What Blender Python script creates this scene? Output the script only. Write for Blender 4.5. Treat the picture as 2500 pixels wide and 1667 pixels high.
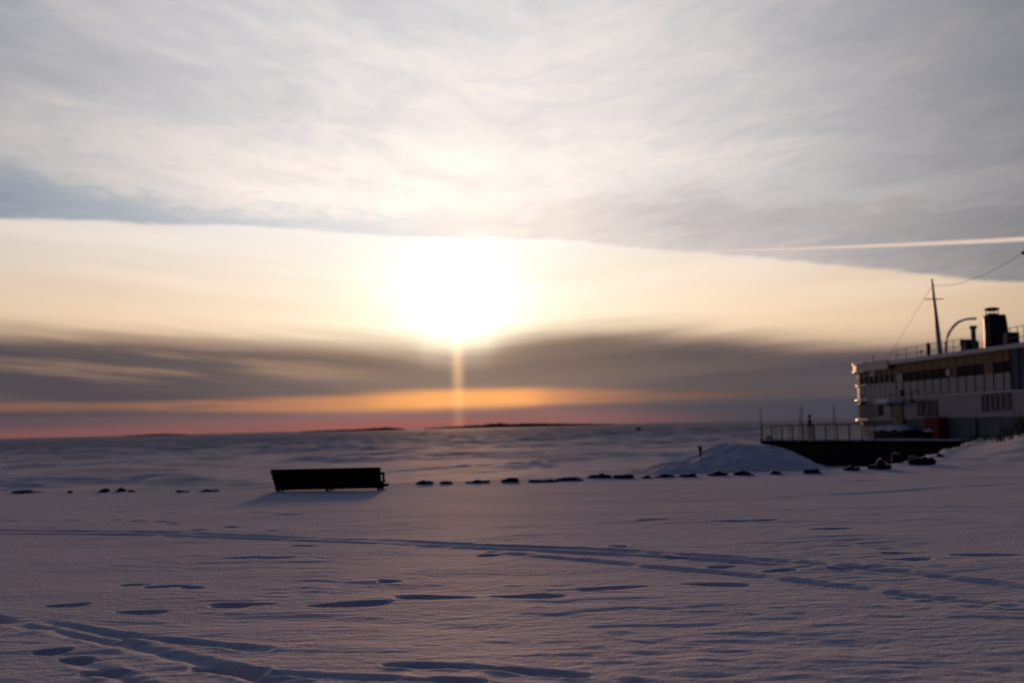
import bpy, bmesh, math, random
import numpy as np
from mathutils import Vector, Matrix

for o in list(bpy.data.objects):
    bpy.data.objects.remove(o)
S = bpy.context.scene
COL = S.collection
R = math.radians

# ------------------------------------------------------------------ camera
EYE = 1.6
PITCH, ROLL = 3.70, -1.375
cam = bpy.data.cameras.new('camera')
cam.sensor_width = 36.0
cam.lens = 46.0
cam.clip_start = 0.1
cam.clip_end = 60000
cam.dof.use_dof = True
cam.dof.focus_distance = 12.5
cam.dof.aperture_fstop = 1.5
CM = Matrix.Rotation(R(90 + PITCH), 3, 'X') @ Matrix.Rotation(R(ROLL), 3, 'Z')
camo = bpy.data.objects.new('camera', cam)
camo.matrix_world = Matrix.Translation((0, 0, EYE)) @ CM.to_4x4()
COL.objects.link(camo)
S.camera = camo

FPX = 2500 * cam.lens / 36.0           # focal length in photograph pixels


def ray(px, py):
    return (CM @ Vector(((px - 1250) / FPX, (833.5 - py) / FPX, -1))).normalized()


def on_z(px, py, z=0.0):
    d = ray(px, py)
    t = (z - EYE) / d.z
    return Vector((0, 0, EYE)) + d * t


def on_y(px, py, y):
    d = ray(px, py)
    return Vector((0, 0, EYE)) + d * (y / d.y)


# ------------------------------------------------------------------ sun and sky
SUN_EL = 5.6
_sd = ray(1114, 740)
SUN_AZ = math.degrees(math.atan2(_sd.x, _sd.y))
SUN_DIR = Vector((math.sin(R(SUN_AZ)) * math.cos(R(SUN_EL)), math.cos(R(SUN_AZ)) * math.cos(R(SUN_EL)), math.sin(R(SUN_EL))))
sun = bpy.data.lights.new('sun', 'SUN')
sun.energy = 1.62
sun.angle = R(4.2)
sun.color = (1.0, 0.50, 0.27)
suno = bpy.data.objects.new('sun', sun)
suno.rotation_euler = SUN_DIR.to_track_quat('Z', 'Y').to_euler()
COL.objects.link(suno)

S.view_settings.view_transform = 'Standard'
S.view_settings.look = 'None'
S.view_settings.exposure = 0.0
S.view_settings.gamma = 1.0
S.view_settings.use_curve_mapping = False
S.render.engine = 'CYCLES'
S.cycles.max_bounces = 6
S.cycles.use_denoising = True
S.cycles.sample_clamp_indirect = 4.0


def lin(*c):
    return tuple((v / 255 / 12.92) if v / 255 <= 0.04045 else ((v / 255 + 0.055) / 1.055) ** 2.4 for v in c)


class X:
    """A value socket in a node tree, with arithmetic."""
    nt = None

    def __init__(self, s):
        self.s = s

    @staticmethod
    def m(op, *a, clamp=False):
        n = X.nt.nodes.new('ShaderNodeMath')
        n.operation = op
        n.use_clamp = clamp
        for i, v in enumerate(a):
            if isinstance(v, X):
                X.nt.links.new(v.s, n.inputs[i])
            else:
                n.inputs[i].default_value = v
        return X(n.outputs[0])

    def __add__(a, b): return X.m('ADD', a, b)
    def __radd__(a, b): return X.m('ADD', b, a)
    def __sub__(a, b): return X.m('SUBTRACT', a, b)
    def __rsub__(a, b): return X.m('SUBTRACT', b, a)
    def __mul__(a, b): return X.m('MULTIPLY', a, b)
    def __rmul__(a, b): return X.m('MULTIPLY', b, a)
    def __truediv__(a, b): return X.m('DIVIDE', a, b)
    def __neg__(a): return X.m('MULTIPLY', a, -1.0)


def xexp(a): return X.m('EXPONENT', a)
def xabs(a): return X.m('ABSOLUTE', a)
def gauss(a, w): return xexp(-((a / w) * (a / w)))


def sm(a, lo, hi):
    n = X.nt.nodes.new('ShaderNodeMapRange')
    n.interpolation_type = 'SMOOTHSTEP'
    X.nt.links.new(a.s, n.inputs['Value'])
    for k, v in (('From Min', lo), ('From Max', hi)):
        if isinstance(v, X):
            X.nt.links.new(v.s, n.inputs[k])
        else:
            n.inputs[k].default_value = v
    return X(n.outputs[0])


def curve(a, pts, lo, hi):
    """piecewise smooth function of a through pts, a in lo..hi"""
    n = X.nt.nodes.new('ShaderNodeFloatCurve')
    c = n.mapping.curves[0]
    vs = [p[1] for p in pts]
    a0, a1 = min(vs), max(vs)
    if a1 - a0 < 1e-6:
        a1 = a0 + 1
    P = [((p[0] - lo) / (hi - lo), (p[1] - a0) / (a1 - a0)) for p in pts]
    while len(c.points) < len(P):
        c.points.new(0.5, 0.5)
    for q, p in zip(c.points, P):
        q.location = p
    n.mapping.update()
    t = X.m('DIVIDE', a - lo, hi - lo, clamp=True)
    X.nt.links.new(t.s, n.inputs['Value'])
    return X(n.outputs[0]) * (a1 - a0) + a0


def vec(x, y, z):
    n = X.nt.nodes.new('ShaderNodeCombineXYZ')
    for i, v in enumerate((x, y, z)):
        if isinstance(v, X):
            X.nt.links.new(v.s, n.inputs[i])
        else:
            n.inputs[i].default_value = v
    return X(n.outputs[0])


def noise(v, scale=1.0, detail=4.0, rough=0.5, dist=0.0):
    n = X.nt.nodes.new('ShaderNodeTexNoise')
    X.nt.links.new(v.s, n.inputs['Vector'])
    n.inputs['Scale'].default_value = scale
    n.inputs['Detail'].default_value = detail
    n.inputs['Roughness'].default_value = rough
    n.inputs['Distortion'].default_value = dist
    return X(n.outputs[0])


def rgb(c):
    n = X.nt.nodes.new('ShaderNodeRGB')
    n.outputs[0].default_value = (*c, 1)
    return X(n.outputs[0])


def mixc(f, a, b, mode='MIX'):
    n = X.nt.nodes.new('ShaderNodeMix')
    n.data_type = 'RGBA'
    n.blend_type = mode
    n.clamp_factor = False
    for k, v in ((0, f), (6, a), (7, b)):
        if isinstance(v, X):
            X.nt.links.new(v.s, n.inputs[k])
        elif k == 0:
            n.inputs[0].default_value = v
        else:
            n.inputs[k].default_value = (*v, 1)
    return X(n.outputs[2])


def scalec(c, f):
    n = X.nt.nodes.new('ShaderNodeVectorMath')
    n.operation = 'SCALE'
    if isinstance(c, X):
        X.nt.links.new(c.s, n.inputs[0])
    else:
        n.inputs[0].default_value = c
    if isinstance(f, X):
        X.nt.links.new(f.s, n.inputs['Scale'])
    else:
        n.inputs['Scale'].default_value = f
    return X(n.outputs[0])


def addc(a, b): return mixc(1.0, a, b, 'ADD')
def mulc(a, b): return mixc(1.0, a, b, 'MULTIPLY')


def build_world():
    w = bpy.data.worlds.new('World')
    S.world = w
    w.use_nodes = True
    nt = w.node_tree
    nt.nodes.clear()
    X.nt = nt
    out = nt.nodes.new('ShaderNodeOutputWorld')
    bg = nt.nodes.new('ShaderNodeBackground')
    bg.inputs['Strength'].default_value = 0.1
    nt.links.new(bg.outputs[0], out.inputs[0])
    sky = nt.nodes.new('ShaderNodeTexSky')
    sky.sky_type = 'NISHITA'
    sky.sun_disc = False
    sky.sun_elevation = R(SUN_EL)
    sky.sun_rotation = R(SUN_AZ)
    sky.air_density = 1.0
    sky.dust_density = 1.5
    sky.ozone_density = 1.0
    tc = nt.nodes.new('ShaderNodeTexCoord')
    sp = nt.nodes.new('ShaderNodeSeparateXYZ')
    nt.links.new(tc.outputs['Generated'], sp.inputs[0])
    dx, dy, dz = (X(sp.outputs[i]) for i in range(3))
    D = 57.29578
    v = X.m('ARCSINE', dz) * D                      # elevation in degrees
    u = X.m('ARCTAN2', dx, dy) * D - SUN_AZ         # azimuth from the sun in degrees
    dot = dx * SUN_DIR.x + dy * SUN_DIR.y + dz * SUN_DIR.z
    th = X.m('ARCCOSINE', X.m('MINIMUM', dot, 0.999999)) * D
    au = xabs(u)
    # noises -------------------------------------------------------------
    pz = X.m('MAXIMUM', dz, 0.0) + 0.10
    px_, py_ = dx / pz, dy / pz                     # thin cloud sheet overhead
    warp = noise(vec(px_ * 0.9, py_ * 0.55, 3.1), 1.0, 3, 0.5)
    pf = py_ + xabs(px_) * 0.55
    cir1 = noise(vec(px_ * 3.6 + warp * 2.2, pf * 3.2 + warp * 2.0, 0.0), 1.0, 8, 0.60, 0.7)
    cir2 = noise(vec(px_ * 1.1 + warp, pf * 1.4, 7.7), 1.0, 4, 0.5, 0.3)
    cir3 = noise(vec(px_ * 11.0 + warp * 5.0, pf * 9.0 + warp * 4.0, 2.2), 1.0, 6, 0.62, 0.9)
    vs = v - au * 0.085 + u * 0.015
    stk = noise(vec(u * 0.07, vs * 0.95, 1.3), 1.0, 5, 0.55, 0.2)   # long low streaks
    stk2 = noise(vec(u * 0.04, vs * 0.6, 9.3), 1.0, 4, 0.5, 0.2)
    fine = noise(vec(u * 0.55, v * 1.6, 4.4), 1.0, 5, 0.6, 0.3)

    # veil: scattered sunlight in thin cloud -------------------------------
    uu, vv = u * 0.80, v - SUN_EL + 0.2
    te = X.m('SQRT', uu * uu + vv * vv)
    core = xexp(-((te / 2.0) * (te / 2.0))) * 0.75 + xexp(te / -4.4) * 0.58
    V = xexp(-X.m('POWER', th / 24.5, 1.5)) * 0.88 + core * 0.13
    cir = (cir1 - 0.5) * 0.62 + (cir2 - 0.5) * 0.60 + (cir3 - 0.5) * 0.36
    Vm = V * (1.04 + cir * 0.80) * (1.0 - 0.30 * sm(u + v * 0.4, 14.0, 34.0)) * (1.0 + 0.10 * sm(v, 12.0, 19.0))
    tint = mixc(sm(sm(th, 8.0, 45.0) * 0.22 - cir, -0.16, 0.16), (1.0, 0.952, 0.935), (0.90, 0.925, 0.985))
    floor_ = (0.006, 0.009, 0.040)
    veil = addc(scalec(tint, Vm), floor_)
    veil = mixc(0.10, veil, scalec(X(sky.outputs[0]), 0.1))
    # open bluish lane between the veil and the low bright band -----------
    low = curve(u, [(-60, 8.6), (-30, 8.75), (-20, 8.88), (-10.5, 8.80), (-2.9, 8.40), (2.4, 8.14), (9.5, 7.40), (18.1, 6.20), (24.8, 5.2), (40, 4.2), (60, 4.0)], -60, 60)
    upp = curve(u, [(-60, 11.8), (-30, 11.3), (-20, 10.9), (-12, 9.7), (-6, 9.2), (0, 9.25), (5, 9.6), (9, 9.9), (13, 9.3), (18, 8.7), (25, 8.5), (40, 8.6), (60, 9.0)], -60, 60)
    lown = low + (fine - 0.5) * 0.42 + (stk - 0.5) * 0.25
    uppn = upp + (fine - 0.5) * 1.2 + (cir1 - 0.5) * 3.2 + (cir3 - 0.5) * 2.0
    lane = sm(v, lown - 0.10, lown + 0.16) * (1.0 - sm(v, uppn - 0.55, uppn + 0.75))
    lane = lane * (0.88 + 0.12 * sm(au, 2.5, 10.0))
    side = sm(u, -6.0, 4.0)
    lanec = mixc(side, (0.64, 0.735, 0.835), (0.78, 0.775, 0.80))
    veil2 = mixc(lane, veil, mulc(veil, lanec))
    # low bright band ------------------------------------------------------
    bI = xexp(-X.m('POWER', au / 35.0, 3.0)) * 0.90 + core * 0.85
    bI = bI * (1.0 + (stk2 - 0.5) * 0.30 + (stk - 0.5) * 0.14)
    warmv = sm(v + (stk2 - 0.5) * 2.0, 4.0, 9.0)
    warm_far = mixc(warmv, (1.0, 0.72, 0.44), (0.95, 0.84, 0.72))
    warm_near = mixc(warmv, (1.0, 0.86, 0.62), (1.0, 0.95, 0.86))
    bandc = scalec(mixc(xexp(-((th / 9.0) * (th / 9.0))), warm_far, warm_near), bI)
    bandc = addc(bandc, floor_)
    rgt = sm(u, 22.0, 34.0)
    bandc = mixc(rgt * 0.45, bandc, scalec((0.80, 0.66, 0.50), bI))
    below = 1.0 - sm(v, lown - 0.10, lown + 0.16)
    skyc = mixc(below, veil2, bandc)
    # contrail -------------------------------------------------------------
    cl = 7.40 - (u - 9.0) * 0.0195 + (fine - 0.5) * 0.06
    cw = 0.03 + sm(u, 8.5, 26.0) * 0.06
    trail = (1.0 - sm(xabs(v - cl), cw * 0.45, cw * 1.5)) * sm(u, 7.5, 11.0) * (1.0 - sm(u, 40.0, 55.0))
    skyc = mixc(trail * 0.85, skyc, lin(232, 208, 192))
    # grey cloud bank above the horizon -------------------------------------
    top = curve(u, [(-60, 5.2), (-30, 5.0), (-20, 4.65), (-10.5, 4.15), (-5, 3.85), (-2, 3.6), (0, 3.35), (2, 3.65), (5, 3.95), (7, 4.05), (12, 3.8), (17, 3.5), (25, 3.35), (60, 3.6)], -60, 60)
    topn = top + (stk - 0.5) * 1.7 + (stk2 - 0.5) * 1.0
    bank = 1.0 - sm(v, topn - 0.85, topn + 0.75)
    near = xexp(au * au / -55.0)
    bankc = addc(lin(77, 71, 79), scalec((0.150, 0.088, 0.042), near))
    lefty = sm(u, 2.0, -12.0)
    gap = sm(stk, 0.47, 0.70) * lefty * sm(v, 1.9, 2.6)
    bankc = addc(bankc, scalec((0.30, 0.17, 0.075), gap))
    bankc = addc(bankc, scalec((0.05, 0.035, 0.02), sm(stk2, 0.4, 0.75)))
    bankc = addc(bankc, scalec((0.22, 0.12, 0.05), sm(v, topn - 1.2, topn + 0.6)))
    skyc = mixc(bank * 0.985 * (1.0 - 0.75 * gauss(te, 1.7)), skyc, bankc)
    # orange slit -------------------------------------------------------------
    glowR = curve(u, [(-60, 0.08), (-30, 0.16), (-20, 0.24), (-10, 0.46), (-5, 0.66), (-2, 0.92), (0, 1.0), (2.2, 0.97), (4.0, 0.72), (7, 0.44), (11, 0.20), (16, 0.07), (25, 0.0), (60, 0.0)], -60, 60)
    lowst = noise(vec(u * 0.10, v * 2.6 + u * 0.02, 5.5), 1.0, 4, 0.55, 0.3)
    sc = 1.17 + (stk2 - 0.5) * 0.5 + sm(u, -4.0, -20.0) * 0.12
    hw = 0.12 + sm(glowR, 0.0, 0.5) * 0.12 + near * 0.14
    slit = (1.0 - sm(xabs(v - sc), hw * 0.35, hw * 1.55)) * sm(glowR, 0.0, 0.25)
    slitc = mixc(sm(glowR, 0.30, 1.0), (0.70, 0.27, 0.13), (1.05, 0.42, 0.10))
    slitc = addc(scalec(slitc, glowR * 0.95), (0.05, 0.045, 0.05))
    under = 1.0 - sm(v, 0.65, 1.10)
    underc = addc(lin(68, 68, 80), scalec((0.19, 0.075, 0.045), sm(glowR, 0.0, 0.75) * (0.5 + lowst)))
    skyc = mixc(under, skyc, underc)
    skyc = mixc(slit * X.m('MINIMUM', near * 0.6 + 0.18 + 1.1 * sm(lowst, 0.30, 0.70), 1.0), skyc, slitc)
    redI = curve(u, [(-60, 0.2), (-30, 0.45), (-20, 0.62), (-10, 0.6), (-3.5, 1.0), (-1, 0.95), (3, 0.55), (8, 0.25), (14, 0.0), (60, 0.0)], -60, 60)
    red = (1.0 - sm(v, 0.15, 0.62)) * redI
    skyc = mixc(red * (0.45 + 0.4 * lowst), skyc, (0.38, 0.105, 0.085))
    # light pillar of ice crystals under the sun -----------------------------
    pil = gauss(u, 0.24) * (0.28 + 0.72 * sm(v, 0.9, 2.4)) * (1.0 - sm(v, 4.5, 6.0))
    skyc = addc(skyc, scalec((0.40, 0.225, 0.085), pil))
    fin = scalec(skyc, 10.0)
    nt.links.new(fin.s, bg.inputs['Color'])
    w.cycles.sampling_method = 'MANUAL'
    w.cycles.sample_map_resolution = 1024


build_world()


# ------------------------------------------------------------------ helpers
rng = random.Random(7)


def mat(name, base, rough=0.6, spec=0.3, metal=0.0, bump=None, vary=0.0, vscale=3.0):
    m = bpy.data.materials.new(name)
    m.use_nodes = True
    nt = m.node_tree
    X.nt = nt
    b = nt.nodes['Principled BSDF']
    b.inputs['Base Color'].default_value = (*base, 1)
    b.inputs['Roughness'].default_value = rough
    b.inputs['Specular IOR Level'].default_value = spec
    b.inputs['Metallic'].default_value = metal
    tc = nt.nodes.new('ShaderNodeTexCoord')
    P = X(tc.outputs['Object'])
    if vary:
        n = noise(P, vscale, 5, 0.6)
        c = mixc(sm(n, 0.3, 0.7), tuple(max(0, v * (1 - vary)) for v in base), tuple(min(1, v * (1 + vary)) for v in base))
        nt.links.new(c.s, b.inputs['Base Color'])
    if bump:
        n = noise(P, bump[0], 5, 0.6)
        bn = nt.nodes.new('ShaderNodeBump')
        bn.inputs['Strength'].default_value = 1.0
        bn.inputs['Distance'].default_value = bump[1]
        nt.links.new(n.s, bn.inputs['Height'])
        nt.links.new(bn.outputs[0], b.inputs['Normal'])
    return m


def snow_material(name, layers, rough=0.68, spec=0.085, ice=False):
    """snow: wind crust relief from the given (x, y, z scale, distance) noise layers"""
    m = bpy.data.materials.new(name)
    m.use_nodes = True
    nt = m.node_tree
    X.nt = nt
    nt.nodes.remove(nt.nodes['Principled BSDF'])
    b = nt.nodes.new('ShaderNodeBsdfDiffuse')
    g = nt.nodes.new('ShaderNodeBsdfGlossy')
    g.inputs['Roughness'].default_value = rough
    g.inputs['Color'].default_value = (1, 1, 1, 1)
    mx = nt.nodes.new('ShaderNodeMixShader')
    fr = nt.nodes.new('ShaderNodeFresnel')
    fr.inputs[0].default_value = 1.31
    nt.links.new((X(fr.outputs[0]) * spec).s, mx.inputs[0])
    nt.links.new(b.outputs[0], mx.inputs[1])
    nt.links.new(g.outputs[0], mx.inputs[2])
    nt.links.new(mx.outputs[0], nt.nodes['Material Output'].inputs[0])
    geo = nt.nodes.new('ShaderNodeNewGeometry')
    sp = nt.nodes.new('ShaderNodeSeparateXYZ')
    nt.links.new(geo.outputs['Position'], sp.inputs[0])
    x, y, z = (X(sp.outputs[i]) for i in range(3))
    h = None
    for i, (sx, sy, dist) in enumerate(layers):
        n = noise(vec(x * sx, y * sy, z * sx + i * 5.0), 1.0, 5, 0.6, 0.3) * dist
        h = n if h is None else h + n
    bn = nt.nodes.new('ShaderNodeBump')
    bn.inputs['Strength'].default_value = 1.0
    bn.inputs['Distance'].default_value = 1.0
    nt.links.new(h.s, bn.inputs['Height'])
    nt.links.new(bn.outputs[0], b.inputs['Normal'])
    nt.links.new(bn.outputs[0], g.inputs['Normal'])
    n = noise(vec(x * 0.35, y * 0.35, 2.0), 1.0, 4, 0.6)
    c = mixc(n, (0.74, 0.77, 0.84), (0.84, 0.86, 0.90))
    if ice:                                   # shade of the drift faces painted in as blue-dark patches, more of it far out
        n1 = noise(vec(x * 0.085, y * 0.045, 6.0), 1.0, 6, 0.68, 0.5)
        bare = sm(n1 + sm(y, 120.0, 700.0) * 0.20, 0.47, 0.62)  # mask of the painted shade, denser with distance
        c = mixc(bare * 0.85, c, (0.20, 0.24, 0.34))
    nt.links.new(c.s, b.inputs['Color'])
    return m


M = {}
M['snow'] = snow_material('wind_packed_snow', [(2.2, 5.0, 0.034), (7.0, 10.0, 0.030), (24.0, 16.0, 0.019)])
M['lakesnow'] = snow_material('lake_snow', [(0.11, 0.30, 0.30), (0.45, 1.3, 0.10)], ice=True, spec=0.14)  # ice flag paints drift shade into the snow colour
M['capsnow'] = snow_material('loose_snow', [(8.0, 8.0, 0.01)])
M['black_wood'] = mat('dark_tarred_wood', (0.005, 0.004, 0.004), 0.9, 0.04, bump=(30, 0.003), vary=0.3)
M['black_paint'] = mat('black_hull_paint', (0.008, 0.008, 0.009), 0.7, 0.12, vary=0.3)
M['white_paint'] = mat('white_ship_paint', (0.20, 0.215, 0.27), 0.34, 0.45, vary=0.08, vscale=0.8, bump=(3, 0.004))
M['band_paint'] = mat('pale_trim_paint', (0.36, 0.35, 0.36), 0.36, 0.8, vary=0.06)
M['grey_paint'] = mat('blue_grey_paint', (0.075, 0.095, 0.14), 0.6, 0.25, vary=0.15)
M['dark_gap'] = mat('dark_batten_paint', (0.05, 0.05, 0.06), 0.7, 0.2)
M['brown_panel'] = mat('varnished_brown_panel', (0.24, 0.135, 0.05), 0.55, 0.12, vary=0.25, vscale=1.5)
M['red'] = mat('dark_red_paint', (0.16, 0.012, 0.010), 0.7, 0.1)
M['navy'] = mat('navy_funnel_paint', (0.008, 0.011, 0.024), 0.38, 0.22, bump=(2.5, 0.05))
M['moulding'] = mat('polished_moulding_paint', (0.50, 0.45, 0.38), 0.3, 0.9)
M['steel'] = mat('weathered_steel', (0.14, 0.14, 0.15), 0.5, 0.4)
M['mast_paint'] = mat('buff_mast_paint', (0.30, 0.27, 0.24), 0.4, 0.5)
M['dark_metal'] = mat('dark_metal', (0.02, 0.022, 0.026), 0.5, 0.4)
M['lamp_blue'] = mat('dark_blue_lamp_enamel', (0.012, 0.02, 0.05), 0.4, 0.4)
M['rock'] = mat('dark_wet_boulder', (0.022, 0.021, 0.022), 0.85, 0.2, bump=(6, 0.03), vary=0.4)
M['twig'] = mat('bare_twig_bark', (0.03, 0.022, 0.018), 0.9, 0.1)
M['forest'] = mat('far_conifer_forest', (0.055, 0.05, 0.055), 1.0, 0.0)
M['tarp'] = mat('black_tarpaulin', (0.010, 0.010, 0.013), 0.6, 0.2, bump=(3, 0.04))
M['hut'] = mat('dark_hut_boards', (0.012, 0.014, 0.018), 0.9, 0.1)


def glass_mat(name, tint, gloss):
    m = bpy.data.materials.new(name)
    m.use_nodes = True
    nt = m.node_tree
    nt.nodes.clear()
    out = nt.nodes.new('ShaderNodeOutputMaterial')
    tr = nt.nodes.new('ShaderNodeBsdfTransparent')
    tr.inputs[0].default_value = (*tint, 1)
    gl = nt.nodes.new('ShaderNodeBsdfGlossy')
    gl.inputs['Roughness'].default_value = 0.06
    df = nt.nodes.new('ShaderNodeBsdfTranslucent')
    df.inputs[0].default_value = (0.55, 0.72, 0.68, 1)
    fr = nt.nodes.new('ShaderNodeFresnel')
    fr.inputs[0].default_value = 1.5
    a = nt.nodes.new('ShaderNodeMixShader')
    a.inputs[0].default_value = gloss
    nt.links.new(tr.outputs[0], a.inputs[1])
    nt.links.new(df.outputs[0], a.inputs[2])
    b = nt.nodes.new('ShaderNodeMixShader')
    X.nt = nt
    nt.links.new((X(fr.outputs[0]) * 0.5).s, b.inputs[0])
    nt.links.new(a.outputs[0], b.inputs[1])
    nt.links.new(gl.outputs[0], b.inputs[2])
    nt.links.new(b.outputs[0], out.inputs[0])
    return m


M['rail_glass'] = glass_mat('frosty_rail_glass', (0.93, 0.97, 0.96), 0.05)
M['window_glass'] = mat('dark_window_glass', (0.003, 0.0035, 0.005), 0.25, 0.02)
M['pale_glass'] = mat('pale_reflection_and_lamp_glass', (0.62, 0.64, 0.70), 0.25, 0.5)  # pale colour paints a bright reflection on the bow transoms; also lamp glass
M['cabin_glass'] = mat('dim_cabin_window_glass', (0.075, 0.068, 0.058), 0.2, 0.35)


class MB:
    """collects boxes, tubes and free shapes into one mesh"""

    def __init__(self):
        self.v, self.f = [], []

    def add(self, vs, fs):
        o = len(self.v)
        self.v += [tuple(p) for p in vs]
        self.f += [tuple(i + o for i in f) for f in fs]
        return self

    def box(self, x0, x1, y0, y1, z0, z1):
        vs = [(x, y, z) for z in (z0, z1) for y in (y0, y1) for x in (x0, x1)]
        return self.add(vs, [(0, 2, 3, 1), (4, 5, 7, 6), (0, 1, 5, 4), (2, 6, 7, 3), (0, 4, 6, 2), (1, 3, 7, 5)])

    def tube(self, pts, r, n=8, caps=True):
        pts = [Vector(p) for p in pts]
        rs = r if isinstance(r, (list, tuple)) else [r] * len(pts)
        rings = []
        for i, p in enumerate(pts):
            t = (pts[min(i + 1, len(pts) - 1)] - pts[max(i - 1, 0)]).normalized()
            a = Vector((0, 0, 1)) if abs(t.z) < 0.9 else Vector((1, 0, 0))
            e1 = t.cross(a).normalized()
            e2 = t.cross(e1).normalized()
            rings.append([p + (e1 * math.cos(k * 2 * math.pi / n) + e2 * math.sin(k * 2 * math.pi / n)) * rs[i] for k in range(n)])
        vs = [q for r_ in rings for q in r_]
        fs = []
        for i in range(len(pts) - 1):
            for k in range(n):
                a, b = i * n + k, i * n + (k + 1) % n
                fs.append((a, b, b + n, a + n))
        if caps:
            fs.append(tuple(range(n - 1, -1, -1)))
            fs.append(tuple(range((len(pts) - 1) * n, len(pts) * n)))
        return self.add(vs, fs)

    def lathe(self, prof, c=(0, 0), n=16, sx=1.0, sy=1.0):
        vs, fs = [], []
        for r, z in prof:
            for k in range(n):
                a = 2 * math.pi * k / n
                vs.append((c[0] + r * sx * math.cos(a), c[1] + r * sy * math.sin(a), z))
        for i in range(len(prof) - 1):
            for k in range(n):
                a, b = i * n + k, i * n + (k + 1) % n
                fs.append((a, b, b + n, a + n))
        fs.append(tuple(range(n - 1, -1, -1)))
        fs.append(tuple(range((len(prof) - 1) * n, len(prof) * n)))
        return self.add(vs, fs)

    def prism(self, poly, z0, z1):
        n = len(poly)
        vs = [(x, y, z0) for x, y in poly] + [(x, y, z1) for x, y in poly]
        fs = [tuple(range(n - 1, -1, -1)), tuple(range(n, 2 * n))]
        fs += [(i, (i + 1) % n, n + (i + 1) % n, n + i) for i in range(n)]
        return self.add(vs, fs)

    def build(self, name, m, parent=None, smooth=False, bevel=0.0):
        me = bpy.data.meshes.new(name)
        me.from_pydata(self.v, [], self.f)
        me.materials.append(M[m] if isinstance(m, str) else m)
        if smooth:
            me.polygons.foreach_set('use_smooth', [True] * len(me.polygons))
        me.update()
        o = bpy.data.objects.new(name, me)
        COL.objects.link(o)
        if parent:
            o.parent = parent
        if bevel:
            b = o.modifiers.new('bevel', 'BEVEL')
            b.width = bevel
            b.segments = 2
            b.limit_method = 'ANGLE'
        return o


def tag(o, label=None, cat=None, group=None, kind=None):
    for k, v in (('label', label), ('category', cat), ('group', group), ('kind', kind)):
        if v:
            o[k] = v
    return o


def empty(name, loc=(0, 0, 0), rz=0.0):
    o = bpy.data.objects.new(name, None)
    o.location = loc
    o.rotation_euler = (0, 0, rz)
    o.empty_display_size = 0.3
    COL.objects.link(o)
    return o


# numpy gradient noise ---------------------------------------------------
_prm = np.random.RandomState(5).permutation(512)
_prm = np.concatenate([_prm, _prm, _prm[:4]])
_ang = np.random.RandomState(6).rand(1024) * 2 * np.pi
_gx, _gy = np.cos(_ang), np.sin(_ang)


def perlin(x, y, seed=0):
    x = x + seed * 17.31
    y = y + seed * 9.77
    xi, yi = np.floor(x).astype(np.int64), np.floor(y).astype(np.int64)
    xf, yf = x - xi, y - yi
    xi &= 511
    yi &= 511
    s, t = xf ** 3 * (xf * (xf * 6 - 15) + 10), yf ** 3 * (yf * (yf * 6 - 15) + 10)

    def g(ix, iy, fx, fy):
        h = _prm[_prm[ix & 511] + (iy & 511)]
        return _gx[h] * fx + _gy[h] * fy
    a = g(xi, yi, xf, yf)
    b = g(xi + 1, yi, xf - 1, yf)
    c = g(xi, yi + 1, xf, yf - 1)
    d = g(xi + 1, yi + 1, xf - 1, yf - 1)
    return (a + s * (b - a)) * (1 - t) + (c + s * (d - c)) * t


def fbm(x, y, o=4, seed=0, gain=0.5):
    r, a = 0, 1.0
    for i in range(o):
        r = r + a * perlin(x * 2 ** i, y * 2 ** i, seed + i)
        a *= gain
    return r


def sstep(a, b, x):
    t = np.clip((x - a) / (b - a), 0, 1)
    return t * t * (3 - 2 * t)


def sheet(name, m, az, rad, zf, keep=None):
    """ground sheet on a polar net round the origin"""
    A, Rr = np.meshgrid(np.radians(az), rad)
    x, y = Rr * np.sin(A), Rr * np.cos(A)
    z = zf(x, y, Rr)
    nr, na = x.shape
    co = np.stack([x, y, z], -1).reshape(-1, 3).astype(np.float32)
    i = np.arange(nr - 1)[:, None] * na + np.arange(na - 1)[None, :]
    q = np.stack([i, i + 1, i + na + 1, i + na], -1).reshape(-1, 4)
    if keep is not None:
        k = keep(co)
        q = q[k[q].any(axis=1)]
        used = np.zeros(len(co), bool)
        used[q] = True
        idx = np.cumsum(used) - 1
        co, q = co[used], idx[q]
    q = q[:, ::-1]
    me = bpy.data.meshes.new(name)
    me.vertices.add(len(co))
    me.vertices.foreach_set('co', co.ravel())
    me.loops.add(q.size)
    me.loops.foreach_set('vertex_index', q.ravel().astype(np.int32))
    me.polygons.add(len(q))
    me.polygons.foreach_set('loop_start', np.arange(0, q.size, 4, dtype=np.int32))
    me.polygons.foreach_set('use_smooth', np.ones(len(q), bool))
    me.update(calc_edges=True)
    me.materials.append(m)
    o = bpy.data.objects.new(name, me)
    COL.objects.link(o)
    return o


# ------------------------------------------------------------------ ground
LAKE_Z = -2.0


def gp(px, py, z=0.0):                       # photograph pixel (2352 wide reading) to the ground
    p = on_z(px * 2500 / 2352, py * 2500 / 2352, z)
    return p.x, p.y


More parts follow.
